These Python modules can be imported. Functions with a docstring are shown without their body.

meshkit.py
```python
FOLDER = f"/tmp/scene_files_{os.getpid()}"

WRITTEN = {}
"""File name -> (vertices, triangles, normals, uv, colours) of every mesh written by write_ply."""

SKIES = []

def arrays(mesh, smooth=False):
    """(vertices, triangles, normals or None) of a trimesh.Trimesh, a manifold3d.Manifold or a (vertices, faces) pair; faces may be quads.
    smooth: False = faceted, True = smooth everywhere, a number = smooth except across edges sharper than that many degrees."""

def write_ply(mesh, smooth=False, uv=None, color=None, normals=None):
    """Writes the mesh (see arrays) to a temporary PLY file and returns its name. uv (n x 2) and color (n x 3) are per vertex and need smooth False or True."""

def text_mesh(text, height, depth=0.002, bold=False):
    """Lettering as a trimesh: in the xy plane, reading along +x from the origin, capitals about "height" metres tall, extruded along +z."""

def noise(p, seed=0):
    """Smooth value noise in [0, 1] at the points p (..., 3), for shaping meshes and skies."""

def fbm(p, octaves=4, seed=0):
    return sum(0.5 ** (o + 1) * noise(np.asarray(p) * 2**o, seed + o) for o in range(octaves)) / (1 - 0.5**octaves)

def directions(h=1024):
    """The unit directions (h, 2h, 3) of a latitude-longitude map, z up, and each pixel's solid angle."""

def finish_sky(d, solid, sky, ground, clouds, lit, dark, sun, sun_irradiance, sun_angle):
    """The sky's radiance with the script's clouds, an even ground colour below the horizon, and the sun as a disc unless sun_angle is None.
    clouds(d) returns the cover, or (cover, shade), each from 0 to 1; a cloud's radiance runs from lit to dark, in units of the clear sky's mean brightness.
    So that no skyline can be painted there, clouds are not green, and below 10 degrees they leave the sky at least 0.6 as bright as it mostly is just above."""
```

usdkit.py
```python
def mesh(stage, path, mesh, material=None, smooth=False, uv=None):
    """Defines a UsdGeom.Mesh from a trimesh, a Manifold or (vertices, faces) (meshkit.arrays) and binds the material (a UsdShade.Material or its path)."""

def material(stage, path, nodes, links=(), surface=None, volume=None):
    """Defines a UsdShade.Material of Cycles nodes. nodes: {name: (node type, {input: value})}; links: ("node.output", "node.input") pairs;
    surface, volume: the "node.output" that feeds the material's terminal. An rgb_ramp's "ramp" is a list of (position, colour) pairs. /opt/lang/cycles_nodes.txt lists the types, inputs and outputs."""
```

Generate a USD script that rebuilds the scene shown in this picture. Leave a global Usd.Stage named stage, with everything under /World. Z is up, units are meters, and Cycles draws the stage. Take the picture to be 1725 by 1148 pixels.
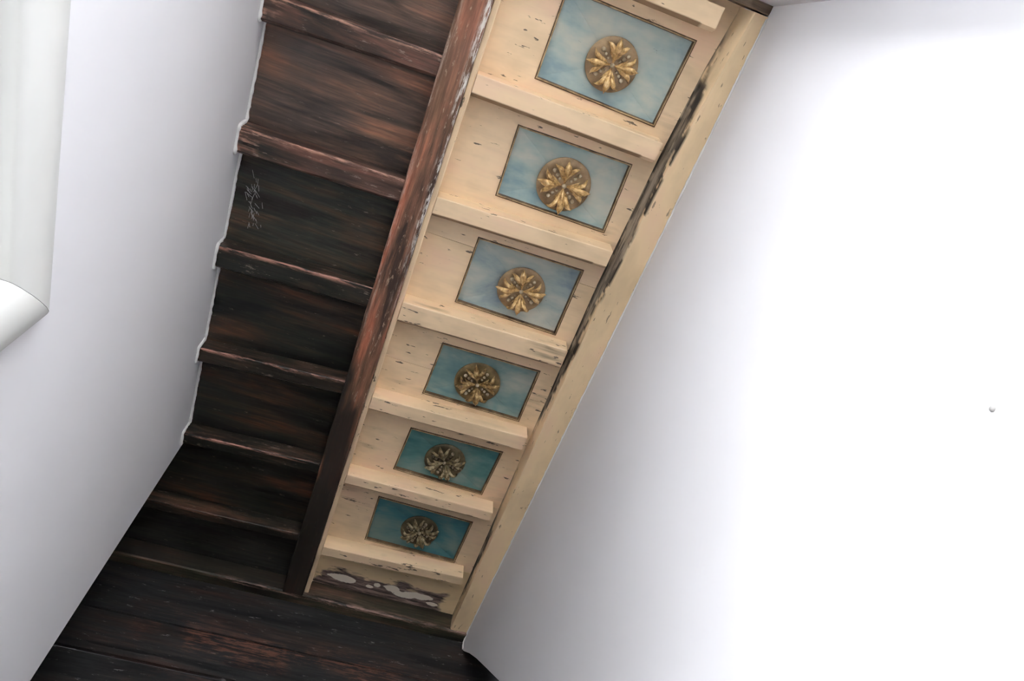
import math
import numpy as np
import trimesh
from shapely.geometry import Polygon, box as sbox
from pxr import Usd, UsdGeom, UsdLux, UsdShade, Gf, Sdf, Vt
import usdkit
from meshkit import fbm, noise

stage = Usd.Stage.CreateInMemory()
UsdGeom.SetStageUpAxis(stage, UsdGeom.Tokens.z)
UsdGeom.SetStageMetersPerUnit(stage, 1.0)
UsdGeom.Xform.Define(stage, '/World')
UsdGeom.Scope.Define(stage, '/World/Looks')

# ------------------------------------------------------------------ camera, sky, lights, exposure
EXPOSURE = 0.0
SKY = 6.4
cam = UsdGeom.Camera.Define(stage, '/World/camera')
cam.CreateHorizontalApertureAttr(36.0)
cam.CreateVerticalApertureAttr(36.0 * 1148 / 1725)
cam.CreateFocalLengthAttr(25.369)
cam.CreateClippingRangeAttr(Gf.Vec2f(0.02, 200))
cam.CreateExposureAttr(EXPOSURE)
ROT = np.array([[0.938981, 0.29609, 0.175057], [-0.343698, 0.827795, 0.443427], [-0.013617, -0.476536, 0.879049]])
right, down, fwd = ROT[:, 0], ROT[:, 1], ROT[:, 2]
EYE = (0.0, 0.0, 1.6)
cam.AddTransformOp().Set(Gf.Matrix4d(*right, 0, *(-down), 0, *(-fwd), 0, *EYE, 1))

dome = UsdLux.DomeLight.Define(stage, '/World/sky')
dome.CreateIntensityAttr(SKY)
dome.CreateColorAttr(Gf.Vec3f(0.945, 0.967, 1.045))

# ------------------------------------------------------------------ helpers
_names = {}


def path_for(name, parent=None):
    base = (parent.GetPath().pathString if parent else '/World') + '/' + name
    n = _names.get(base, 0)
    _names[base] = n + 1
    return base if n == 0 else f'{base}_{n:03d}'


def tag(prim, label=None, cat=None, group=None, kind=None):
    for k, v in (('label', label), ('category', cat), ('group', group), ('kind', kind)):
        if v:
            prim.SetCustomDataByKey(k, v)
    return prim


def obj(name, mesh, material, parent=None, smooth=False, attrs=None):
    m = usdkit.mesh(stage, path_for(name, parent), mesh, material, smooth=smooth)
    for k, v in (attrs or {}).items():
        UsdGeom.PrimvarsAPI(m).CreatePrimvar(k, Sdf.ValueTypeNames.FloatArray, 'vertex').Set(Vt.FloatArray.FromNumpy(np.asarray(v, np.float32)))
    return m.GetPrim()


def thing(name, label=None, cat=None, loc=(0, 0, 0), group=None, kind=None):
    x = UsdGeom.Xform.Define(stage, path_for(name))
    x.AddTranslateOp().Set(Gf.Vec3d(*map(float, loc)))
    return tag(x.GetPrim(), label, cat, group, kind)


def bx(x0, x1, y0, y1, z0, z1):
    m = trimesh.creation.box((x1 - x0, y1 - y0, z1 - z0))
    m.apply_translation(((x0 + x1) / 2, (y0 + y1) / 2, (z0 + z1) / 2))
    return m


def cat(ms):
    return trimesh.util.concatenate(ms)


def loft(sections, close=True):
    """sections: (n, m, 3) rings of equal size -> a capped solid."""
    s = np.asarray(sections, float)
    n, m = s.shape[:2]
    v = s.reshape(-1, 3)
    f = []
    for i in range(n - 1):
        for j in range(m):
            a, b = i * m + j, i * m + (j + 1) % m
            f += [(a, b, b + m), (a, b + m, a + m)]
    for base, flip in ((0, True), ((n - 1) * m, False)):
        for j in range(1, m - 1):
            t = (base, base + j, base + j + 1)
            f.append(t[::-1] if flip else t)
    t = trimesh.Trimesh(v, f, process=False)
    if t.volume < 0:
        t.invert()
    return t


def timber(p0, p1, near, far, z0, z1, axis='x', chamfer=0.006, wobble=0.0018, seed=0, steps=60, far_cut=(.004, 0.0, .004), cols=3):
    """A hand-hewn bar from p0 to p1 along an axis. near / far: the two side edges, each (at p0, at p1). Returns (mesh, wear per vertex): wear is 1 on the near lower arris."""
    c = chamfer
    ring = []
    wear_ring = []
    # profile points as (side 0 near .. 1 far, inset, z, wear)
    f0, f1, fz = far_cut
    prof = [(0, 0, z1, 0), (0, 0, z0 + 3 * c, .12), (0, 0, z0 + c * .9, .8), (0, c * .7, z0 + c * .15, 1), (0, c * 2.0, z0, .55), (0, c * 4, z0, .05)]
    prof += [(q, 0, z0, 0) for q in np.linspace(.25, .75, cols)] + [(1, -f0 - .004, z0, 0), (1, -f0, z0 + .0006, .2), (1, f1, z0 + fz, 0), (1, f1, z1, 0)]
    S = []
    W = []
    for i in range(steps + 1):
        t = i / steps
        a = p0 + (p1 - p0) * t
        e = (near[0] + (near[1] - near[0]) * t, far[0] + (far[1] - far[0]) * t)
        row = []
        for (s, ins, z, w) in prof:
            y = e[0] + (e[1] - e[0]) * s + ins
            row.append((a, y, z) if axis == 'x' else (y, a, z))
            W.append(w)
        S.append(row)
    S = np.array(S)
    q = S.copy()
    d = (fbm(q * 9 + seed, 3, seed) - .5)[..., None] * np.array([0, 1, .8]) if axis == 'x' else (fbm(q * 9 + seed, 3, seed) - .5)[..., None] * np.array([1, 0, .8])
    low = (S[..., 2] < z1 - 1e-6)[..., None]
    S = S + d * low * wobble * 4
    return loft(S), np.array(W)


def prism(poly, z0, z1):
    m = trimesh.creation.extrude_polygon(poly, z1 - z0, engine='earcut')
    m.apply_translation((0, 0, z0))
    return m


def grid(x, y, z, thick=0.018):
    """A board with a finely divided underside: x, y 1-D arrays, z the underside height (array len(x), len(y) or number). Returns mesh; its first len(x)*len(y) vertices are the underside, then the top."""
    X, Y = np.meshgrid(x, y, indexing='ij')
    Z = np.broadcast_to(z, X.shape)
    v = np.concatenate([np.stack([X, Y, Z], -1).reshape(-1, 3), np.stack([X, Y, Z + thick], -1).reshape(-1, 3)])
    n, m = X.shape
    idx = np.arange(n * m).reshape(n, m)
    a, b, c, d = idx[:-1, :-1].ravel(), idx[1:, :-1].ravel(), idx[1:, 1:].ravel(), idx[:-1, 1:].ravel()
    f = [np.stack([a, c, b], 1), np.stack([a, d, c], 1), np.stack([a, b, c], 1) + n * m, np.stack([a, c, d], 1) + n * m]
    for e in (idx[:, 0], idx[-1, :], idx[::-1, -1], idx[0, ::-1]):
        p, q = e[:-1], e[1:]
        f += [np.stack([p, q, q + n * m], 1), np.stack([p, q + n * m, p + n * m], 1)]
    return trimesh.Trimesh(v, np.concatenate(f), process=False)


# ------------------------------------------------------------------ materials
def look(name, nodes, links, surface='p.BSDF'):
    return usdkit.material(stage, '/World/Looks/' + name, nodes, links, surface=surface)


def along(axis, slow, fast):
    return {'x': (slow, fast, fast), 'y': (fast, slow, fast), 'z': (fast, fast, slow)}[axis]


def dark_wood(name, axis='x', deep=(.006, .006, .007), mid=(.026, .016, .012), warm=(.062, .026, .017), red=0.5, seed=0.0, rough=.42, chips=.645, chip_color=(.34, .27, .22), wear_color=(.26, .15, .11), cool=(.013, .015, .012), spec=.36):
    n = {
        'g': ('geometry', {}),
        'm1': ('mapping', {'scale': along(axis, 1.7, 16), 'location': (seed, seed * 1.7, seed * .6)}),
        'm2': ('mapping', {'scale': along(axis, 6, 95), 'location': (seed, seed, seed)}),
        'm3': ('mapping', {'scale': along(axis, 2.2, 4.5), 'location': (seed * 2, seed, 0)}),
        'm4': ('mapping', {'scale': along(axis, 17, 75), 'location': (seed, 3 * seed, 0)}),
        'streak': ('noise_texture', {'scale': 1.0, 'detail': 6.0, 'roughness': .62, 'distortion': .4}),
        'fine': ('noise_texture', {'scale': 1.0, 'detail': 5.0, 'roughness': .65}),
        'patch': ('noise_texture', {'scale': 1.0, 'detail': 4.0, 'roughness': .55, 'distortion': .3}),
        'chip': ('noise_texture', {'scale': 1.0, 'detail': 5.0, 'roughness': .7}),
        'r1': ('rgb_ramp', {'ramp': [(0, deep), (.38, deep), (.50, mid), (.64, warm), (1, warm)]}),
        'r2': ('rgb_ramp', {'ramp': [(0, (0, 0, 0)), (.56 - .18 * red, (0, 0, 0)), (.8 - .2 * red, (1, 1, 1)), (1, (1, 1, 1))]}),
        'cold': ('rgb_ramp', {'ramp': [(0, deep), (.37, deep), (.5, cool), (.68, mid), (1, mid)]}),
        'base': ('mix', {}),
        'fr': ('rgb_ramp', {'ramp': [(.25, (.45, .45, .45)), (.5, (1, 1, 1)), (.72, (1.7, 1.6, 1.5))]}),
        'b2': ('mix', {'mix_type': 'multiply', 'fac': 1.0}),
        'cr': ('map_range', {'from_min': chips, 'from_max': chips + .06, 'to_min': 0.0, 'to_max': .55, 'clamp': True}),
        'b3': ('mix', {'color2': chip_color}),
        'wa': ('attribute', {'attribute': 'wear'}),
        'wm': ('math', {'math_type': 'multiply'}),
        'wn2': ('math', {'math_type': 'multiply_add', 'value2': .8}),
        'wn': ('map_range', {'from_min': .86, 'from_max': 1.02, 'to_min': 0.0, 'to_max': 1.0, 'clamp': True}),
        'b4': ('mix', {'color2': wear_color}),
        'sa': ('attribute', {'attribute': 'stain'}),
        'b5': ('mix', {'mix_type': 'mix', 'color2': (.016, .015, .013)}),
        'bump': ('bump', {'strength': .5, 'distance': .0025}),
        'hm': ('math', {'math_type': 'multiply_add', 'value2': .6}),
        'rr': ('map_range', {'from_min': .3, 'from_max': .7, 'to_min': rough - .08, 'to_max': rough + .14, 'clamp': True}),
        'p': ('principled_bsdf', {'specular_ior_level': spec}),
    }
    l = [('g.position', f'm{k}.vector') for k in (1, 2, 3, 4)]
    l += [('m1.vector', 'streak.vector'), ('m2.vector', 'fine.vector'), ('m3.vector', 'patch.vector'), ('m4.vector', 'chip.vector'),
          ('streak.fac', 'r1.fac'), ('streak.fac', 'cold.fac'), ('patch.fac', 'r2.fac'), ('r2.color', 'base.fac'), ('cold.color', 'base.color1'), ('r1.color', 'base.color2'),
          ('fine.fac', 'fr.fac'), ('base.color', 'b2.color1'), ('fr.color', 'b2.color2'), ('chip.fac', 'cr.value'), ('cr.result', 'b3.fac'), ('b2.color', 'b3.color1'),
          ('wa.fac', 'wm.value1'), ('chip.fac', 'wn2.value1'), ('fine.fac', 'wn2.value3'), ('wn2.value', 'wn.value'), ('wn.result', 'wm.value2'), ('wm.value', 'b4.fac'), ('b3.color', 'b4.color1'),
          ('sa.fac', 'b5.fac'), ('b4.color', 'b5.color1'), ('b5.color', 'p.base_color'), ('fine.fac', 'hm.value1'), ('streak.fac', 'hm.value3'), ('hm.value', 'bump.height'), ('bump.normal', 'p.normal'), ('patch.fac', 'rr.value'), ('rr.result', 'p.roughness')]
    return look(name, n, l)


def cream_paint(name, axis='x', seed=0.0, grime=.5, base=(.82, .615, .395), chips=.70):
    pink = (base[0] * .99, base[1] * .93, base[2] * .98)
    grey = (base[0] * .87, base[1] * .87, base[2] * .86)
    n = {
        'g': ('geometry', {}),
        'm1': ('mapping', {'scale': along(axis, 4, 7), 'location': (seed, seed, seed)}),
        'm2': ('mapping', {'scale': along(axis, 15, 60), 'location': (seed, seed * 2, seed)}),
        'm3': ('mapping', {'scale': along(axis, 3, 40), 'location': (seed, seed, 0)}),
        'm4': ('mapping', {'scale': along(axis, 3.5, 6), 'location': (seed * 3, seed, 1)}),
        'patch': ('noise_texture', {'scale': 1.0, 'detail': 4.0, 'roughness': .55}),
        'chip': ('noise_texture', {'scale': 1.0, 'detail': 3.0, 'roughness': .6}),
        'brush': ('noise_texture', {'scale': 1.0, 'detail': 4.0}),
        'where': ('noise_texture', {'scale': 1.0, 'detail': 3.0}),
        'r1': ('rgb_ramp', {'ramp': [(0, grey), (.33, grey), (.5, base), (.66, pink), (1, pink)]}),
        'fr': ('rgb_ramp', {'ramp': [(0, (.86, .86, .86)), (.5, (1, 1, 1)), (1, (1.06, 1.05, 1.04))]}),
        'b1': ('mix', {'mix_type': 'multiply', 'fac': 1.0}),
        'gr': ('map_range', {'from_min': .56, 'from_max': .72, 'to_min': 0.0, 'to_max': grime, 'clamp': True}),
        'gn': ('math', {'math_type': 'multiply'}),
        'bn': ('map_range', {'from_min': .42, 'from_max': .6, 'to_min': 0.0, 'to_max': 1.0, 'clamp': True}),
        'b2': ('mix', {'color2': (.25, .19, .12)}),
        'wadd': ('math', {'math_type': 'multiply_add', 'value2': .28}),
        'cr': ('map_range', {'from_min': chips + .095, 'from_max': chips + .13, 'to_min': 0.0, 'to_max': .85, 'clamp': True}),
        'b3': ('mix', {'color2': (.06, .045, .04)}),
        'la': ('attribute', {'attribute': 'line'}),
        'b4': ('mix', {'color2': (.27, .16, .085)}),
        'bump': ('bump', {'strength': .35, 'distance': .0015}),
        'p': ('principled_bsdf', {'roughness': .55, 'specular_ior_level': .35}),
    }
    l = [('g.position', f'm{k}.vector') for k in (1, 2, 3, 4)]
    l += [('m1.vector', 'patch.vector'), ('m2.vector', 'chip.vector'), ('m3.vector', 'brush.vector'), ('m4.vector', 'where.vector'),
          ('patch.fac', 'r1.fac'), ('brush.fac', 'fr.fac'), ('r1.color', 'b1.color1'), ('fr.color', 'b1.color2'), ('where.fac', 'gr.value'), ('brush.fac', 'bn.value'), ('gr.result', 'gn.value1'), ('bn.result', 'gn.value2'), ('gn.value', 'b2.fac'), ('b1.color', 'b2.color1'),
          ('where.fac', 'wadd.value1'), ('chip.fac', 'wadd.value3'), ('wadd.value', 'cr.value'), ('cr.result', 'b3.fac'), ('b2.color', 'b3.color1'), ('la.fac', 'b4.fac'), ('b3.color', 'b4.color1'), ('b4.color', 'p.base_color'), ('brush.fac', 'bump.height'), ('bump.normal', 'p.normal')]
    return look(name, n, l)


def peeling_paint(name, axis, base, seed=0.0, dark=(.10, .068, .06)):
    """Cream paint flaking off: primvar bare uncovers old dark wood, primvar pale leaves pale filler, primvar grey uncovers weathered grey wood."""
    n = {
        'g': ('geometry', {}),
        'm1': ('mapping', {'scale': along(axis, 4, 9), 'location': (seed, 0, 0)}),
        'm2': ('mapping', {'scale': along(axis, 9, 70)}),
        'patch': ('noise_texture', {'scale': 1.0, 'detail': 4.0}),
        'streak': ('noise_texture', {'scale': 1.0, 'detail': 5.0, 'roughness': .65}),
        'r1': ('rgb_ramp', {'ramp': [(.3, tuple(c * .82 for c in base)), (.55, base), (.7, (base[0], base[1] * .95, base[2]))]}),
        'dk': ('rgb_ramp', {'ramp': [(.32, (.018, .018, .016)), (.5, dark), (.68, tuple(c * 2.9 for c in dark))]}),
        'gk': ('rgb_ramp', {'ramp': [(.33, (.05, .04, .033)), (.5, (.30, .25, .19)), (.68, (.42, .35, .27))]}),
        'a1': ('attribute', {'attribute': 'bare'}), 'a2': ('attribute', {'attribute': 'pale'}), 'a3': ('attribute', {'attribute': 'grey'}),
        'm3': ('mapping', {'scale': along(axis, 14, 60), 'location': (seed, 2, 0)}), 'chip': ('noise_texture', {'scale': 1.0, 'detail': 4.0, 'roughness': .6}), 'cr': ('map_range', {'from_min': .645, 'from_max': .68, 'to_min': 0.0, 'to_max': .7, 'clamp': True}), 'b0': ('mix', {'color2': (.16, .11, .08)}),
        'b1': ('mix', {}), 'b2': ('mix', {}), 'b3': ('mix', {'color2': (.86, .78, .67)}),
        'bump': ('bump', {'strength': .4, 'distance': .002}),
        'p': ('principled_bsdf', {'roughness': .6, 'specular_ior_level': .3}),
    }
    l = [('g.position', 'm1.vector'), ('g.position', 'm2.vector'), ('m1.vector', 'patch.vector'), ('m2.vector', 'streak.vector'), ('patch.fac', 'r1.fac'), ('streak.fac', 'dk.fac'), ('streak.fac', 'gk.fac'),
         ('g.position', 'm3.vector'), ('m3.vector', 'chip.vector'), ('chip.fac', 'cr.value'), ('cr.result', 'b0.fac'), ('r1.color', 'b0.color1'), ('b0.color', 'b1.color1'), ('gk.color', 'b1.color2'), ('a3.fac', 'b1.fac'), ('b1.color', 'b2.color1'), ('dk.color', 'b2.color2'), ('a1.fac', 'b2.fac'), ('b2.color', 'b3.color1'), ('a2.fac', 'b3.fac'), ('b3.color', 'p.base_color'), ('streak.fac', 'bump.height'), ('bump.normal', 'p.normal')]
    return look(name, n, l)


def blue_paint(name, seed, deep, mid, pale):
    n = {
        'g': ('geometry', {}),
        'm1': ('mapping', {'scale': (4, 6, 4), 'location': (seed, seed * .7, seed)}),
        'm2': ('mapping', {'scale': (14, 40, 14), 'rotation': (0, 0, .5), 'location': (seed, seed, 0)}),
        'm3': ('mapping', {'scale': (30, 55, 30), 'location': (seed, 0, 0)}),
        'patch': ('noise_texture', {'scale': 1.0, 'detail': 4.0, 'roughness': .55, 'distortion': .5}),
        'brush': ('noise_texture', {'scale': 1.0, 'detail': 4.0}),
        'chip': ('noise_texture', {'scale': 1.0, 'detail': 3.0, 'roughness': .6}),
        'add': ('math', {'math_type': 'multiply_add', 'value2': .3}),
        'r1': ('rgb_ramp', {'ramp': [(.48, deep), (.64, mid), (.84, pale)]}),
        'cr': ('map_range', {'from_min': .72, 'from_max': .77, 'to_min': 0.0, 'to_max': .7, 'clamp': True}),
        'b3': ('mix', {'color2': (.05, .07, .07)}),
        'bump': ('bump', {'strength': .3, 'distance': .001}),
        'p': ('principled_bsdf', {'roughness': .5, 'specular_ior_level': .35}),
    }
    l = [('g.position', 'm1.vector'), ('g.position', 'm2.vector'), ('g.position', 'm3.vector'), ('m1.vector', 'patch.vector'), ('m2.vector', 'brush.vector'), ('m3.vector', 'chip.vector'), ('brush.fac', 'add.value1'), ('patch.fac', 'add.value3'),
         ('add.value', 'r1.fac'), ('chip.fac', 'cr.value'), ('cr.result', 'b3.fac'), ('r1.color', 'b3.color1'), ('b3.color', 'p.base_color'), ('brush.fac', 'bump.height'), ('bump.normal', 'p.normal')]
    return look(name, n, l)


def gilt(name, a, b, c, metallic=.35, rough=.42, seed=0.0, scale=60):
    n = {
        'g': ('geometry', {}),
        'm1': ('mapping', {'scale': (scale, scale, scale), 'location': (seed, seed, seed)}),
        'patch': ('noise_texture', {'scale': 1.0, 'detail': 4.0, 'roughness': .6}),
        'r1': ('rgb_ramp', {'ramp': [(.32, a), (.5, b), (.68, c)]}),
        'bump': ('bump', {'strength': .35, 'distance': .0015}),
        'p': ('principled_bsdf', {'roughness': rough, 'metallic': metallic, 'specular_ior_level': .5}),
    }
    return look(name, n, [('g.position', 'm1.vector'), ('m1.vector', 'patch.vector'), ('patch.fac', 'r1.fac'), ('r1.color', 'p.base_color'), ('patch.fac', 'bump.height'), ('bump.normal', 'p.normal')])


def plaster(name, color=(.735, .725, .745), rough=.85):
    n = {
        'g': ('geometry', {}),
        'n1': ('noise_texture', {'scale': 1.6, 'detail': 3.0}),
        'n2': ('noise_texture', {'scale': 120.0, 'detail': 3.0}),
        'r1': ('rgb_ramp', {'ramp': [(.3, tuple(c * .965 for c in color)), (.7, color)]}),
        'bump': ('bump', {'strength': .06, 'distance': .001}),
        'p': ('principled_bsdf', {'roughness': rough, 'specular_ior_level': .2}),
    }
    return look(name, n, [('g.position', 'n1.vector'), ('g.position', 'n2.vector'), ('n1.fac', 'r1.fac'), ('r1.color', 'p.base_color'), ('n2.fac', 'bump.height'), ('bump.normal', 'p.normal')])


WHITE = plaster('white_plaster')
SEAM = plaster('seam_plaster', (.78, .77, .76))
GLOSS = look('white_gloss_paint', {'p': ('principled_bsdf', {'base_color': (.66, .66, .635), 'roughness': .3, 'specular_ior_level': .5})}, [])
GLASS = look('window_glass', {'f': ('fresnel', {'IOR': 1.45}), 't': ('transparent_bsdf', {'color': (.96, .97, .96)}), 's': ('glossy_bsdf', {'roughness': .02, 'color': (1, 1, 1)}), 'x': ('mix_closure', {})}, [('f.fac', 'x.fac'), ('t.BSDF', 'x.closure1'), ('s.BSDF', 'x.closure2')], surface='x.closure')
STONE = plaster('floor_stone', (.16, .13, .11), .6)
GRAVEL = plaster('gravel', (.42, .40, .37), .9)
BRICK = plaster('house_render', (.28, .27, .26), .9)

# The room: x across the passage, y along it, z up. Ceiling boards at z = 4.0.
ZC = 4.0
XL, XR = -0.61, 0.80          # inner faces of the two white walls
YE = 2.762                    # face of the far wall
YB = -1.15
Y_END = 2.078                 # where the left wall stops

# ------------------------------------------------------------------ setting: floor, walls
tag(obj('floor', bx(-2.05, 2.2, YB - .15, YE + .2, -.12, 0), STONE), 'grey stone floor of the passage', 'floor', kind='structure')
tag(obj('ground', bx(-30, 30, -25, YB - .2, -.3, -.14), GRAVEL), 'pale gravel yard outside the window', 'ground', kind='structure')

# left wall with the window opening
WY0, WY1, WZ0, WZ1 = -.85, .725, .95, 2.69
lw = [bx(XL - .16, XL, YB, WY0, 0, ZC + .02), bx(XL - .16, XL, WY1, Y_END, 0, ZC + .02), bx(XL - .16, XL, WY0, WY1, 0, WZ0), bx(XL - .16, XL, WY0, WY1, WZ1, ZC + .02)]
tag(obj('wall_left', cat(lw), WHITE), 'white plaster wall with the window, left of the dark boards', 'wall', kind='structure')

# right wall: a polygon in (y, z) with the arched opening at its far end
arch = [(YE, 3.868), (2.739, 3.846), (2.65, 3.768), (2.547, 3.667), (2.411, 3.523), (2.254, 3.355), (2.12, 3.18), (2.02, 2.98), (1.96, 2.75), (1.94, 2.5), (1.94, 0)]
pts = np.array(arch)
poly = Polygon([(YB, 0), *[tuple(p) for p in pts[::-1]], (YE, ZC + .02), (YB, ZC + .02)])
m = trimesh.creation.extrude_polygon(poly, .18, engine='earcut')
v = m.vertices.copy()
m.vertices = np.stack([XR + v[:, 2], v[:, 0], v[:, 1]], 1)
m.fix_normals()
tag(obj('wall_right', m, WHITE), 'bright white plaster wall right of the painted ceiling, with an arch at its far end', 'wall', kind='structure')
NX0, NX1, NZ0, NZ1 = -.46, .70, .3, 3.65
tag(obj('wall_near', cat([bx(-.8, NX0, YB - .15, YB, 0, ZC + .02), bx(NX1, 1.0, YB - .15, YB, 0, ZC + .02), bx(NX0, NX1, YB - .15, YB, 0, NZ0), bx(NX0, NX1, YB - .15, YB, NZ1, ZC + .02)]), WHITE), 'white plaster wall with a tall window behind the camera', 'wall', kind='structure')
tag(obj('added_dimming_wall', bx(-4.8, -4.5, -1.7, 9, -.14, 9), BRICK), 'unseen wall added opposite the left window to dim its daylight', 'light_blocker', kind='structure')  # unseen outside wall, added to cut the sky light entering the left window

# a slightly leaning plaster pier on the right wall
pp = Polygon([(-.128, ZC + .02), (-.128, ZC - .01), (-.185, 3.47), (-.262, 2.8), (-.56, 0), (-.80, 0), (-.80, ZC + .02)])
m = trimesh.creation.extrude_polygon(pp, .07, engine='earcut')
v = m.vertices.copy()
m.vertices = np.stack([XR - .069 + v[:, 2], v[:, 0], v[:, 1]], 1)
m.fix_normals()
tag(obj('wall_pier', m, WHITE), 'shallow leaning white plaster buttress standing out from the right wall', 'wall', kind='structure')

# dark side spaces beyond the left wall and beyond the arch
WOOD_DEEP = dark_wood('old_panelling', 'z', seed=9.0, red=.2)
tag(obj('wall_alcove', cat([bx(-2.0, XL - .16, Y_END - .16, Y_END - .01, 0, ZC + .02), bx(-2.05, -1.9, Y_END - .16, YE, 0, ZC + .02)]), WOOD_DEEP), 'dark panelled alcove beyond the left wall', 'wall', kind='structure')
tag(obj('wall_arch_passage', cat([bx(XR + .18, 2.1, 1.78, 1.94, 0, ZC + .02), bx(2.0, 2.15, 1.94, YE, 0, ZC + .02)]), WOOD_DEEP), 'dark panelled passage beyond the arch', 'wall', kind='structure')

# ------------------------------------------------------------------ far wall of dark planks
def far_wood(seed, red):
    return dark_wood(f'far_plank_{int(seed)}', 'x', seed=seed, red=red, rough=.45, chips=.625, chip_color=(.28, .26, .26), wear_color=(.15, .065, .045), warm=(.05, .022, .016), mid=(.024, .018, .016), cool=(.018, .019, .02))


FW = [far_wood(3., .15), far_wood(14., .45), far_wood(27., .3)]
wall_far = thing('wall_far', 'dark wall of wide horizontal planks with red wear below the header', 'wall', kind='structure')
zt = 3.93
for k in range(18):
    h = (.262, .19, .21, .2)[k] if k < 4 else .22
    z1, z0 = zt, max(0.0, zt - h + .004)
    n_x = 220 if k < 4 else 12
    xs = np.linspace(-1.9, 2.0, n_x)
    prof = [(z1, .012), (z1 - .004, .001), ((z0 + z1) / 2 + .03, 0), ((z0 + z1) / 2 - .04, .001), (z0 + .03, 0), (z0 + .004, .001), (z0, .012)]
    rows, wear = [], []
    for xx in xs:
        ring = [(xx, YE + d - (.004 if k % 2 else 0), z) for z, d in prof] + [(xx, YE + .05, z0), (xx, YE + .05, z1)]
        rows.append(ring)
        wear += [0] * 9
    rows = np.array(rows)
    if k < 4:
        rows[:, 1:6, 1] += (fbm(rows[:, 1:6] * np.array([5, 1, 22]), 3, k) - .5) * .006
        q = fbm(rows * np.array([4.5, 1, 14]), 4, 5 + k)
        band = {0: np.clip((3.715 - rows[..., 2]) / .05, 0, 1), 1: np.clip((rows[..., 2] - 3.56) / .06, 0, 1), 2: 0.2, 3: 0.1}[k] * (1 - .65 * np.clip((rows[..., 0] - .25) / .35, 0, 1)) * np.clip((rows[..., 0] + .62) / .2, 0, 1)
        wear = (np.clip((q - .40) / .14, 0, 1) * band * 1.2).ravel()
    obj('plank', loft(rows), FW[k % 3], wall_far, attrs={'wear': np.array(wear, float)})
    zt -= h
    if zt <= .01:
        break

# ------------------------------------------------------------------ ceiling boards
ceiling = thing('ceiling', 'board ceiling: bare dark boards on the left, cream painted boards on the right', 'ceiling', kind='structure')
obj('ceiling_slab', bx(-2.0, 2.1, YB, YE + .1, ZC + .06, ZC + .16), WHITE, ceiling)

# (far edge at left, at right, near edge at left, at right) of each joist
DARK = [(-.008, -.024, -.078, -.09), (.414, .391, .338, .327), (.827, .811, .742, .733), (1.249, 1.223, 1.166, 1.143), (1.652, 1.613, 1.590, 1.552), (2.050, 2.020, 1.994, 1.968), (2.452, 2.412, 2.392, 2.366)]
PALE = [(-.013, -.018, -.080, -.085), (.404, .401, .338, .335), (.816, .795, .750, .730), (1.240, 1.226, 1.158, 1.146), (1.647, 1.637, 1.583, 1.566), (2.036, 2.033, 1.982, 1.979), (2.458, 2.432, 2.402, 2.380)]
BX0, BX1 = -.0715, .0245      # the long beam
ZB = ZC - .09                 # underside of beam and header
ZJ = ZC - .072                # underside of joists
YH = 2.702                    # face of the header

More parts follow.
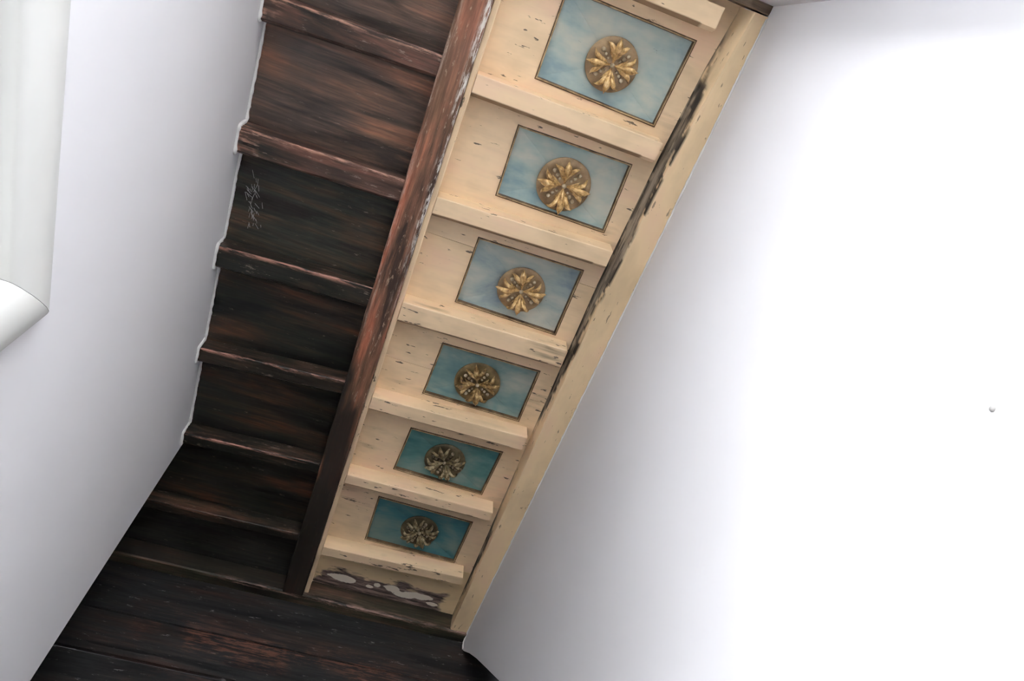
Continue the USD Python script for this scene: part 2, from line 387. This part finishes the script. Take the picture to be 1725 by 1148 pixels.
DW = [dark_wood('dark_board_warm', 'x', seed=1.3, red=.7, rough=.35, spec=.55, deep=(.028, .018, .014), mid=(.13, .072, .046), warm=(.27, .115, .066), cool=(.085, .058, .045)),
      dark_wood('dark_board_brown', 'x', seed=5.1, red=.42, rough=.40, deep=(.018, .014, .012), mid=(.068, .043, .027), warm=(.16, .07, .038), cool=(.028, .031, .025)),
      dark_wood('dark_board_black', 'x', seed=8.7, red=.42, rough=.44, deep=(.007, .007, .007), mid=(.042, .026, .017), warm=(.12, .048, .025), cool=(.017, .019, .015)),
      dark_wood('dark_board_grey', 'x', seed=12.2, red=.1, rough=.5, deep=(.01, .01, .01), mid=(.03, .028, .024), warm=(.045, .035, .026), cool=(.026, .027, .024))]
pick = [0, 0, 1, 2, 2, 2, 3]
ys = [-.112] + [.372, .785, 1.2, 1.60, 2.015, 2.42] + [2.74]
for k in range(7):
    y0, y1 = ys[k] + .001, ys[k + 1] - .001
    xl = -1.9 if k >= 5 else XL - .05
    X = np.linspace(xl, BX0 + .04, 70)
    Y = np.linspace(y0, y1, 24)
    if k >= 5:
        X = np.linspace(xl, BX0 + .04, 110)
    gx, gy = np.meshgrid(X, Y, indexing='ij')
    cup = .004 * (((gy - y0) / (y1 - y0) - .5) ** 2) * 4
    z = ZC - cup * .6 + (fbm(np.stack([gx * 3, gy * 9, gx * 0 + k], -1), 3, k) - .5) * .006
    if k == 5:                # this board only spans to the left wall over the wall, then the alcove
        pass
    obj('board', grid(X, Y, z), DW[pick[k]], ceiling, smooth=True)

rng = np.random.default_rng(7)
strokes = []
for i in range(46):
    t_ = rng.uniform(0, 1)
    cx, cy = -.553 + .035 * t_ + rng.normal(0, .013), .93 + .16 * t_ + rng.normal(0, .012)
    ln, an = rng.uniform(.008, .03), rng.normal(1.2, .45)
    b_ = trimesh.creation.box((ln, rng.uniform(.0008, .0018), .0006))
    b_.apply_transform(trimesh.transformations.rotation_matrix(an, (0, 0, 1)))
    b_.apply_translation((cx, cy, ZC - .0042))
    strokes.append(b_)
CHALK = look('chalk', {'p': ('principled_bsdf', {'base_color': (.34, .34, .33), 'roughness': .9})}, [])
tag(obj('chalk_scratch', cat(strokes), CHALK, ceiling), 'scribble of pale scratches on a dark board', kind='stuff')

CREAM = [cream_paint('cream_board_a', 'x', 2.0), cream_paint('cream_board_b', 'x', 7.0, .7), cream_paint('cream_board_c', 'x', 11.0, .6, base=(.79, .60, .395))]
CREAM_J = [cream_paint('cream_joist_a', 'x', 4.0, .75), cream_paint('cream_joist_b', 'x', 9.0, .9)]
QUADS = [[(.218, .023), (.654, .024), (.643, .309), (.220, .301)], [(.221, .451), (.627, .444), (.635, .699), (.230, .701)], [(.224, .861), (.623, .852), (.625, 1.134), (.224, 1.129)], [(.233, 1.306), (.628, 1.299), (.632, 1.550), (.226, 1.550)], [(.230, 1.722), (.623, 1.714), (.615, 1.959), (.220, 1.950)], [(.201, 2.111), (.628, 2.116), (.626, 2.376), (.207, 2.372)]]
yp = [-.112, .37, .775, 1.19, 1.605, 2.008, 2.415]
for k in range(6):
    y0, y1 = yp[k] + .0008, yp[k + 1] - .0008
    full = sbox(BX1 - .04, y0, .75, y1)
    hole = Polygon(QUADS[k]).buffer(-.004, join_style=2)
    split = {3: 1.435, 2: .905}.get(k)
    bands = [(y0, y1)] if not split else [(y0, split - .0008), (split + .0008, y1)]
    for (a, b) in bands:
        shp = full.intersection(sbox(-5, a, 5, b)).difference(hole)
        geoms = list(getattr(shp, 'geoms', [shp]))
        ms = [prism(g, ZC, ZC + .018) for g in geoms]
        obj('painted_board', cat(ms), CREAM[(k + (a > y0 + .01)) % 3], ceiling)

# the last board, its cream paint flaking off in front of the header
X = np.linspace(BX1 - .03, .75, 320)
Y = np.linspace(2.416, 2.745, 130)
gx, gy = np.meshgrid(X, Y, indexing='ij')
P3 = np.stack([gx, gy, gx * 0], -1)
n1 = fbm(P3 * np.array([9, 26, 1]), 5, 3)
n2 = fbm(P3 * np.array([22, 40, 1]), 4, 8)
inside = np.clip((gy - 2.585 + (n1 - .5) * .10) / .012, 0, 1) * np.clip((.655 - gx + (n1 - .5) * .12) / .02, 0, 1) * np.clip((gx - .075 + (gy - 2.6) * .4 + (n2 - .5) * .08) / .015, 0, 1)
pale = np.zeros_like(gx)
for (cx, cy, rx, ry) in ((.165, 2.640, .058, .022), (.40, 2.628, .045, .022), (.46, 2.645, .06, .022), (.54, 2.634, .06, .020), (.335, 2.630, .016, .012), (.30, 2.65, .016, .009), (.61, 2.668, .03, .014)):
    d = ((gx - cx) / rx) ** 2 + ((gy - cy) / ry) ** 2 + (n2 - .5) * 2.2
    pale = np.maximum(pale, np.clip((1 - d) / .15, 0, 1))
zz = ZC + inside * .0012
peel = grid(X, Y, zz)
two = lambda a: np.concatenate([a.ravel(), np.zeros(a.size)])
PEEL = peeling_paint('flaking_cream', 'x', (.81, .62, .375), dark=(.15, .105, .09))
obj('painted_board', peel, PEEL, ceiling, attrs={'bare': two(inside), 'pale': two(pale * inside), 'grey': two(inside * 0)})

# white ceiling behind the cross beam
obj('plaster_field', bx(XL - .02, XR + .02, YB, -.44, ZC - .02, ZC + .02), WHITE, ceiling)

# ------------------------------------------------------------------ joists, beams
JW = [dark_wood('dark_joist_warm', 'x', seed=21., red=.7, rough=.42, deep=(.045, .026, .022), mid=(.15, .078, .058), warm=(.25, .10, .07), chips=.60, wear_color=(.46, .26, .19)), dark_wood('dark_joist_black', 'x', seed=25., red=.45, rough=.42, deep=(.018, .014, .011), mid=(.075, .046, .03), warm=(.15, .062, .04), chips=.61, wear_color=(.40, .20, .15))]
DLAB = ['dark brown joist under the bare boards, cut off by the upper edge of the photo', 'dark reddish joist under the bare boards, first whole one from the top', 'dark joist with whitish left end, second whole one from the top', 'dark joist with pinkish worn near edge, third from the top', 'dark joist with cream flakes along its edge, fourth from the top', 'dark joist meeting the left wall just before its end, fifth from the top', 'black joist running on behind the end of the left wall']
for k, (fl, fr, nl, nr) in enumerate(DARK):
    x0 = XL - .005
    if k == 6:
        x0, fl, nl = -1.895, 2.475, 2.415
    m, w = timber(x0, BX0 + .002, (nl, nr), (fl, fr), ZJ, ZC + .001, 'x', .0042, seed=30 + k, far_cut=(.006, .006, .016))
    w = w * (1.0 if k < 6 else .35)
    if k in (0, 1, 2):
        w = np.maximum(w, .8 * np.clip((-.535 - m.vertices[:, 0]) / .05, 0, 1) * np.clip((fbm(m.vertices * 40, 3, k) - .4) / .1, 0, 1))
    tag(obj('ceiling_joist', m, JW[0 if k < 3 else 1], attrs={'wear': w}), DLAB[k], 'joist', 'bare dark ceiling joists')
PLAB = ['cream painted joist above the largest blue panel at the top', 'cream joist between the first and second blue panels from the top', 'cream joist between the second and third blue panels from the top', 'cream joist with scuffed right end between the third and fourth blue panels from the top', 'cream joist between the fourth and fifth blue panels from the top', 'cream joist between the two lowest blue panels', 'grimy cream joist below the lowest blue panel, beside the flaking board']
for k, (fl, fr, nl, nr) in enumerate(PALE):
    m, w = timber(.0455, .672, (nl, nr), (fl, fr), ZJ, ZC + .001, 'x', .003, wobble=.0007, seed=50 + k, far_cut=(.006, .006, .017))
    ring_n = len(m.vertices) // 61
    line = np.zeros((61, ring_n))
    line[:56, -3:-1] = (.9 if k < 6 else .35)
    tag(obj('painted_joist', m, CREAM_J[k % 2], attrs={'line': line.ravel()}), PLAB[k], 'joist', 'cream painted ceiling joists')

BEAM = dark_wood('beam_wood', 'y', seed=4.4, red=.95, rough=.55, deep=(.05, .028, .02), mid=(.20, .095, .06), warm=(.42, .135, .075), chips=.59, chip_color=(.52, .38, .27), wear_color=(.72, .68, .62), cool=(.16, .085, .05))
m, w = timber(-.46, YH + .005, (BX0, BX0 + .004), (BX1, BX1), ZB, ZC + .001, 'y', .005, wobble=.002, seed=77, steps=300, cols=11)
vy, vx = m.vertices[:, 1], m.vertices[:, 0]
worn = np.clip((vx - .002 + (fbm(m.vertices * np.array([20, 5, 20]), 3, 5) - .5) * .05) / .014, 0, 1) * np.clip((1.2 - vy) / .35, 0, 1) * 1.5
stain = np.clip((vy - 1.45 + (fbm(m.vertices * np.array([30, 4, 9]), 4, 9) - .5) * 1.6) / .35, 0, 1) * .93
tag(obj('ceiling_beam', m, BEAM, attrs={'stain': stain, 'wear': np.clip(worn + .25 * w * (vy < 1.3), 0, 1.4)}), 'long reddish brown beam dividing the dark boards from the cream painted ones', 'beam')

HEAD = dark_wood('header_wood', 'x', seed=6.2, red=.6, rough=.45, chips=.7, wear_color=(.34, .21, .17), deep=(.02, .017, .013), mid=(.085, .058, .04), warm=(.19, .095, .065), cool=(.05, .048, .03))
m, w = timber(-1.895, XR - .002, (YH + .006, YH - .002), (YE + .012, YE + .012), ZB, ZC + .001, 'x', .008, wobble=.002, seed=91, steps=160)
w = w * np.clip((m.vertices[:, 0] + .45) / .2, 0, 1)
hx, hz = m.vertices[:, 0], m.vertices[:, 2]
stain = np.clip(np.where(hx < .02, .8, .25) + (fbm(m.vertices * np.array([6, 1, 20]), 4, 3) - .5) * .9, 0, .92) * (hz > ZB + .006)
tag(obj('header_beam', m, HEAD, attrs={'wear': w, 'stain': stain}), 'dark header beam with pinkish worn edge along the top of the far plank wall', 'beam')

CROSS = dark_wood('cross_wood', 'x', seed=31., red=.8, rough=.5, deep=(.05, .035, .025), mid=(.16, .11, .075), warm=(.27, .16, .11), cool=(.12, .09, .06), chips=.68)
m, w = timber(XL, XR - .001, (-.45, -.45), (-.118, -.108), ZC - .085, ZC + .001, 'x', .006, seed=95)
tag(obj('cross_beam', m, CROSS, attrs={'wear': w * .3}), 'brown worn cross beam at the top edge of the photo, meeting the white wall', 'beam')

# narrow cream strip beside the long beam
m, w = timber(-.11, YH, (BX1 + .0008, BX1 + .0008), (.0445, .0445), ZC - .070, ZC + .001, 'y', .003, wobble=.0008, seed=60, steps=140)
tag(obj('edge_strip', m, cream_paint('cream_strip', 'y', 3.0, .5)), 'narrow cream painted strip running along the right side of the long beam', 'moulding')

# cream fascia along the right wall; its inner face is peeled to grey wood
FY = np.linspace(-.105, YH + .001, 620)
xin = np.interp(FY, [-.1, .1, .4, .9, 1.5, 2.7], [.757, .738, .716, .702, .706, .716])
xtop = np.interp(FY, [-.1, .1, .4, .9, 1.5, 2.7], [.735, .714, .700, .690, .700, .722])
zb = ZC - .084
rings = []
prof_t = [0, .12, .25, .4, .55, .7, .85, .95]
A = {'grey': [], 'bare': [], 'pale': []}
for i, yy in enumerate(FY):
    ring = [(xtop[i] + (xin[i] - xtop[i]) * t, yy, ZC + .001 + (zb - ZC) * t) for t in prof_t]
    ring += [(xin[i] + .002, yy, zb - .0005), (xin[i] + .010, yy, zb - .001), (xin[i] + .03, yy, zb), (XR + .002, yy, zb + .001), (XR + .002, yy, ZC + .001)]
    rings.append(ring)
rings = np.array(rings)
q1 = fbm(rings[:, :9] * np.array([8, 7, 14]), 4, 12)
q2 = fbm(rings[:, :9] * np.array([20, 22, 60]), 4, 15)
tt = np.array(prof_t + [1.0])
span = np.interp(FY, [-.1, .12, .3, .75, 1.0, 1.25, 1.45, 1.6, 2.0, 2.15, 2.35, 2.5, 2.7], [0, .25, .95, .95, .75, .62, .25, .05, .08, .38, .5, .3, .12])
grey = np.zeros(rings.shape[:2])
bare = np.zeros(rings.shape[:2])
g0 = np.clip((span[:, None] - tt[None] + (q1 - .5) * .9) / .12, 0, 1) * (span[:, None] > .02)
grey[:, :9] = g0
edge = np.clip(1.5 - np.abs(span[:, None] - tt[None] + (q1 - .5) * .9) / .2, 0, 1)
first = np.clip(1.4 - tt[None] / .28, 0, 1) * np.clip((q2 - .40) / .06, 0, 1) * np.clip(span[:, None] * 3, 0, 1)
bare[:, :9] = np.clip(np.maximum(edge * np.clip((q2 - .42) / .06, 0, 1) * np.clip(span[:, None] * 3, 0, 1), first), 0, 1)
# flaked spots on the lower bottom face
q3 = fbm(rings * np.array([30, 9, 30]), 4, 21)
q3 *= 0
bare[:, 9:12] = np.maximum(bare[:, 9:12], np.clip((q3[:, 9:12] - .62) / .05, 0, 1) * .7 * ((FY > 1.3) & (FY < 2.4))[:, None])
rings[:, 1:9, 0] += grey[:, 1:9] * .0012
rings[:, 1:12, 0] += (fbm(rings[:, 1:12] * 7, 3, 2) - .5) * .003
FASCIA = peeling_paint('fascia_paint', 'y', (.82, .62, .385), 3.0, dark=(.03, .024, .02))
tag(obj('fascia_board', loft(rings), FASCIA, attrs={'grey': grey.ravel(), 'bare': bare.ravel(), 'pale': np.zeros(grey.size)}), 'cream fascia board along the white right wall, inner face peeled to grey wood', 'moulding')

# ------------------------------------------------------------------ blue panels
BLUES = [((.24, .34, .36), (.38, .455, .42), (.54, .54, .45)), ((.22, .33, .35), (.36, .445, .41), (.52, .52, .44)), ((.20, .27, .305), (.33, .39, .37), (.50, .495, .42)), ((.10, .21, .22), (.20, .30, .28), (.38, .39, .33)), ((.05, .15, .155), (.095, .22, .205), (.22, .28, .24)), ((.035, .125, .175), (.065, .185, .20), (.17, .245, .215))]
RAIL = look('panel_rail_gilt', {
    'g': ('geometry', {}), 'm1': ('mapping', {'scale': (28, 28, 28)}), 'n': ('noise_texture', {'scale': 1.0, 'detail': 4.0, 'roughness': .65}),
    'gold': ('rgb_ramp', {'ramp': [(.3, (.20, .125, .06)), (.5, (.44, .31, .16)), (.7, (.60, .46, .27))]}),
    'brown': ('rgb_ramp', {'ramp': [(.3, (.05, .025, .012)), (.6, (.13, .07, .03)), (.75, (.3, .2, .1))]}),
    'a': ('attribute', {'attribute': 'crown'}), 'b': ('mix', {}), 'p': ('principled_bsdf', {'roughness': .5, 'metallic': .1})},
    [('g.position', 'm1.vector'), ('m1.vector', 'n.vector'), ('n.fac', 'gold.fac'), ('n.fac', 'brown.fac'), ('a.fac', 'b.fac'), ('brown.color', 'b.color1'), ('gold.color', 'b.color2'), ('b.color', 'p.base_color')])
ORD = ['first', 'second', 'third', 'fourth', 'fifth', 'sixth']
BLAB = ['largest pale blue coffer panel, first from the top', 'blue coffer panel with clear corner creases, second from the top', 'grey blue coffer panel, third from the top', 'teal coffer panel with ragged dark upper rail, fourth from the top', 'dark teal coffer panel, fifth from the top', 'deep blue coffer panel at the bottom of the row, sixth from the top']


def inset(q, d):
    return np.array(Polygon(q).buffer(-d, join_style=2).exterior.coords)[:-1]


def match(q, ref):
    q = np.asarray(q)
    return np.array([q[np.argmin(((q - r) ** 2).sum(1))] for r in np.asarray(ref)])


CENTRES = [(.436, .181), (.438, .590), (.439, 1.007), (.417, 1.440), (.413, 1.848), (.424, 2.255)]
RECESS, APEX = .011, .020
for k, Q in enumerate(QUADS):
    Q = np.array(Q)
    c = Q.mean(0)
    t = thing('coffer_panel', BLAB[k], 'ceiling panel', (c[0], c[1], ZC), 'blue coffer panels between the cream joists')
    o = Q - c
    # rail section: (inset from the outline, height above the boards)
    sec = [(0, .004), (0, -.003), (.0028, -.004), (.0038, -.0055), (.0062, -.0055), (.0074, -.0035), (.0095, RECESS + .004)]
    R = [match(inset(o, max(d, 1e-6)), o) if d > 0 else o for d, _ in sec]
    for e in range(4):
        f2 = (e + 1) % 4
        n_s = 16
        S = []
        for i in range(n_s + 1):
            tt_ = i / n_s
            ring = []
            for (d, z), r in zip(sec, R):
                p = r[e] + (r[f2] - r[e]) * tt_
                ring.append((p[0], p[1], z))
            S.append(ring)
        S = np.array(S)
        S[1:-1, 1:6] += (fbm(S[1:-1, 1:6] * 40 + 7 * k + e, 3, k)[..., None] - .5) * np.array([.002, .002, .0016])
        obj('rail', loft(S), RAIL, t, attrs={'crown': np.tile([0, 0, .1, .9, 1, .2, 0], n_s + 1)})
    I = match(inset(o, .0088), o)
    BL = blue_paint(f'blue_paint_{ORD[k]}', 3.7 * k + 1, *BLUES[k])
    off = np.array(CENTRES[k]) - c
    apex = np.array([off[0], off[1], RECESS + APEX])
    for e in range(4):
        a, b = I[e], I[(e + 1) % 4]
        # facet as a thin fan from rim to apex, subdivided
        n_s = 10
        vv, ff = [], []
        for i in range(n_s + 1):
            for j in range(n_s + 1):
                s, r = i / n_s, j / n_s
                p = a + (b - a) * s
                vv.append(np.array([p[0], p[1], RECESS]) * (1 - r) + apex * r)
        for i in range(n_s):
            for j in range(n_s):
                A_, B_, C_, D_ = i * 11 + j, (i + 1) * 11 + j, (i + 1) * 11 + j + 1, i * 11 + j + 1
                ff += [(A_, C_, B_), (A_, D_, C_)]
        vv = np.array(vv)
        top = vv + np.array([0, 0, .004])
        nV = len(vv)
        ff = np.array(ff)
        rim = []
        for i in range(n_s):
            p, q = i * 11, (i + 1) * 11
            rim += [(p, q, q + nV), (p, q + nV, p + nV)]
        tm = trimesh.Trimesh(np.vstack([vv, top]), np.vstack([ff, ff[:, ::-1] + nV, rim]), process=False)
        obj('facet', tm, BL, t)

# ------------------------------------------------------------------ gilded rosettes
def blade(pts, widths, thick, nseg=14, nr=12, ridge=1.0):
    """A leaf lobe: pts are centre-line points (x, y, h), h the height off the panel; widths half-widths at the same stations."""
    P = np.asarray(pts, float)
    s = np.linspace(0, 1, len(P))
    u = np.linspace(0, 1, nseg)
    from scipy.interpolate import make_interp_spline
    kk = min(3, len(P) - 1)
    C = make_interp_spline(s, P, k=kk)(u)
    Wd = np.maximum(np.interp(u, s, widths), .0004)
    T = np.gradient(C, axis=0)
    T /= np.linalg.norm(T, axis=1, keepdims=True)
    up = np.array([0, 0, 1.0])
    side = np.cross(up, T)
    side /= np.maximum(np.linalg.norm(side, axis=1, keepdims=True), 1e-9)
    nrm = np.cross(T, side)
    rings = []
    for i in range(nseg):
        ring = []
        for a in np.linspace(0, 2 * np.pi, nr, endpoint=False):
            ca, sa = math.cos(a), math.sin(a)
            h = sa * thick * (1 if sa > 0 else .5)
            if sa > 0:
                h += thick * ridge * max(0, 1 - abs(ca) * 2.2)      # midrib
            h -= thick * .5 * abs(ca) ** 2 * .0
            ring.append(C[i] + side[i] * ca * Wd[i] + nrm[i] * h)
        rings.append(ring)
    return loft(np.array(rings))


def down_facing(m):
    m = m.copy()
    m.vertices[:, 2] *= -1
    m.invert()
    return m


def spin(m, a):
    m = m.copy()
    m.apply_transform(trimesh.transformations.rotation_matrix(a, (0, 0, 1)))
    return m


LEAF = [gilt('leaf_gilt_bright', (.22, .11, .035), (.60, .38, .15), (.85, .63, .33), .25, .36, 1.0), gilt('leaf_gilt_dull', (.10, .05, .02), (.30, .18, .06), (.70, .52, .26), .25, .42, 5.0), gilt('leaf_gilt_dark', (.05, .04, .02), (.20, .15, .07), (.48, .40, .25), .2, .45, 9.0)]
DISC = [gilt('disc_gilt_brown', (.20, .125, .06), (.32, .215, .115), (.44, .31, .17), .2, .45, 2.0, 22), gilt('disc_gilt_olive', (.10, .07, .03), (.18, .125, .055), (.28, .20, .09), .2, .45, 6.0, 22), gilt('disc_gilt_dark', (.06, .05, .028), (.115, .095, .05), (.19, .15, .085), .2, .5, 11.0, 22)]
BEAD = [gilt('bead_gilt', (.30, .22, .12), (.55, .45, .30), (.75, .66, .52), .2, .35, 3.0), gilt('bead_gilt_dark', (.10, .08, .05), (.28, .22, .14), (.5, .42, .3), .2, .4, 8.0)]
TURN = [-8, -8, -10, -16, -28, -30]
RAD = [.084, .093, .088, .090, .085, .083]
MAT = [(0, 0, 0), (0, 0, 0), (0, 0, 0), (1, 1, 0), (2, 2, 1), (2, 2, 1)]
RLAB = ['gilded rosette on the largest pale blue panel, first from the top', 'gilded rosette with four open leaves on the second blue panel from the top', 'gilded rosette on the third blue panel from the top, beads between its leaves', 'olive brown gilded rosette on the fourth blue panel from the top', 'dark tarnished rosette on the fifth blue panel from the top', 'dark rosette on the lowest blue panel of the row']
for k, (cx, cy) in enumerate(CENTRES):
    rng = np.random.default_rng(100 + k)
    sc = RAD[k] / .084
    zr = ZC + RECESS + .004
    t = thing('gilded_rosette', RLAB[k], 'rosette', (cx, cy, zr), 'gilded rosettes on the blue panels')
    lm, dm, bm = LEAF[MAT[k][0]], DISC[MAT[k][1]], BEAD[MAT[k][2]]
    prof = np.array([(0, -.013), (.04, -.008), (.078, -.004), (.084, .0), (.0845, .0035), (.082, .0065), (.074, .0085), (.055, .011), (.03, .0125), (.0, .013)]) * sc
    disc = trimesh.creation.revolve(prof[:, :], sections=48)
    if disc.volume < 0:
        disc.invert()
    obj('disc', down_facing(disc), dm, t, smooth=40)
    h0 = .012
    for q in range(4):
        a = math.radians(TURN[k] + 90 * q + rng.uniform(-5, 5))
        j = rng.uniform(.93, 1.06)
        lift = rng.uniform(.9, 1.2)
        ms = [blade([(.008, 0, h0), (.03, 0, h0 + .014 * lift), (.052, 0, h0 + .026 * lift), (.068 * j, 0, h0 + .022 * lift), (.080 * j, 0, h0 + .007)], [.003, .0075, .0115, .0095, .002], .0045)]
        for s in (-1, 1):
            ms.append(blade([(.014, 0, h0), (.032, s * .007, h0 + .007 * lift), (.050, s * .017, h0 + .023 * lift), (.060 * j, s * .027, h0 + .018 * lift), (.063 * j, s * .034, h0 + .003)], [.002, .0065, .0085, .0065, .0012], .004))
            ms.append(blade([(.012, s * .001, h0), (.026, s * .008, h0 + .004), (.036, s * .015, h0 + .006 * lift), (.042, s * .022, h0 + .001)], [.0015, .0048, .0052, .001], .0032))
        leaf = cat(ms)
        leaf.apply_scale(sc)
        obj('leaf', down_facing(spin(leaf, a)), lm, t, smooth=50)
        a2 = a + math.radians(45 + rng.uniform(-4, 4))
        for (r, rad) in ((.026, .0042), (.040, .0055), (.056, .0068)):
            b = trimesh.creation.icosphere(subdivisions=2, radius=rad * sc * rng.uniform(.9, 1.1))
            b.vertices[:, 2] *= 1.15
            b.apply_translation((r * sc * math.cos(a2), r * sc * math.sin(a2), (h0 + .0035) * sc))
            obj('bead', down_facing(b), bm, t, smooth=True)
    b = trimesh.creation.icosphere(subdivisions=2, radius=.0075 * sc)
    b.apply_translation((0, 0, (h0 + .008) * sc))
    obj('centre_boss', down_facing(b), bm, t, smooth=True)

# ------------------------------------------------------------------ window in the left wall
win = thing('window_1', 'white painted window casing with rounded profile in the left wall', 'window', kind='structure')
prof = [(-.004, -.03), (-.004, .016), (0, .024), (.012, .031), (.035, .0375), (.06, .039), (.085, .037), (.108, .030), (.126, .019), (.136, .010), (.142, .0055), (.146, .0055), (.150, .0)]


def casing(kind):
    g = .0006
    rows = []
    for e in (0, 1):
        ring = []
        for a, d in prof:
            if kind in ('head', 'apron'):
                y = (WY0 - a + g) if e == 0 else (WY1 + a - g)
                z = WZ1 + a if kind == 'head' else WZ0 - a
            else:
                y = WY1 + a if kind == 'far' else WY0 - a
                z = (WZ0 - a + g) if e == 0 else (WZ1 + a - g)
            ring.append((XL + d, y, z))
        rows.append(ring)
    return loft(np.array(rows))


for kind in ('head', 'far', 'near', 'apron'):
    obj('casing', casing(kind), GLOSS, win, smooth=35)
xs0, xs1 = XL - .12, XL - .07
sash = [bx(xs0, xs1, WY0, WY1, WZ1 - .06, WZ1 + .0), bx(xs0, xs1, WY0, WY1, WZ0, WZ0 + .07), bx(xs0, xs1, WY0, WY0 + .06, WZ0 + .07, WZ1 - .06), bx(xs0, xs1, WY1 - .06, WY1, WZ0 + .07, WZ1 - .06), bx(xs0, xs1, -.32, -.25, WZ0 + .07, WZ1 - .06)]
for s in sash:
    obj('window_frame', s, GLOSS, win)
for (a, b) in ((WY0 + .06, -.32), (-.25, WY1 - .06)):
    obj('pane', bx(xs0 + .02, xs0 + .025, a, b, WZ0 + .07, WZ1 - .06), GLASS, win)
obj('sill', bx(XL - .16, XL + .06, WY0 - .05, WY1 + .05, WZ0 - .03, WZ0), GLOSS, win)

win2 = thing('window_2', 'tall white framed window in the near wall', 'window', kind='structure')
for m in (bx(NX0, NX1, YB - .1, YB - .05, NZ0, NZ0 + .06), bx(NX0, NX1, YB - .1, YB - .05, NZ1 - .06, NZ1), bx(NX0, NX0 + .06, YB - .1, YB - .05, NZ0 + .06, NZ1 - .06), bx(NX1 - .06, NX1, YB - .1, YB - .05, NZ0 + .06, NZ1 - .06)):
    obj('window_frame', m, GLOSS, win2)
obj('pane', bx(NX0 + .06, NX1 - .06, YB - .08, YB - .075, NZ0 + .06, NZ1 - .06), GLASS, win2)

tag(obj('wall_nail', trimesh.creation.icosphere(subdivisions=2, radius=.0045).apply_translation((XR, .283, 2.396)), BRICK), 'tiny grey nail head in the bright white right wall', 'nail')

# ------------------------------------------------------------------ plaster seams where the ceiling meets the white walls
def seam(path, r, seed):
    P = np.array(path, float)
    seg = np.r_[0, np.cumsum(np.linalg.norm(np.diff(P, axis=0), axis=1))]
    u = np.arange(0, seg[-1], .006)
    C = np.stack([np.interp(u, seg, P[:, i]) for i in range(3)], 1)
    rr = r * (.25 + 1.5 * fbm(C * 55, 4, seed))
    C = C + (fbm(C * 25 + 3, 3, seed + 1)[:, None] - .5) * np.array([.003, 0, .003])
    T = np.gradient(C, axis=0)
    T /= np.linalg.norm(T, axis=1, keepdims=True)
    A1 = np.cross(T, (1.0, .01, .02))
    A1 /= np.linalg.norm(A1, axis=1, keepdims=True)
    B1 = np.cross(T, A1)
    an = np.linspace(0, 2 * np.pi, 7, endpoint=False)
    return loft(C[:, None] + rr[:, None, None] * (np.cos(an)[None, :, None] * A1[:, None] + np.sin(an)[None, :, None] * B1[:, None]))


path = [(XL + .002, -.1, ZC - .003)]
for k, (fl, fr, nl, nr) in enumerate(DARK[:6]):
    path += [(XL + .002, nl - .004, ZC - .003), (XL + .002, nl - .003, ZJ - .003), (XL + .002, fl + .003, ZJ - .003), (XL + .002, fl + .005, ZC - .003)]
path = [p for p in path if p[1] < Y_END]
path.append((XL + .002, Y_END - .004, ZC - .003))
tag(obj('trim_1', seam(path, .0062, 4), SEAM, smooth=True), 'rough white plaster seam between the left wall and the dark boards', 'trim', kind='structure')
tag(obj('trim_2', seam([(XR - .002, -.1, ZC - .087), (XR - .001, 1.2, ZC - .086), (XR - .001, YH, ZC - .085), (XR - .001, YE - .006, ZC - .094), (XR - .001, YE - .004, 3.87)], .0036, 6), SEAM, smooth=True), 'thin white plaster seam between the right wall and the cream fascia', 'trim', kind='structure')
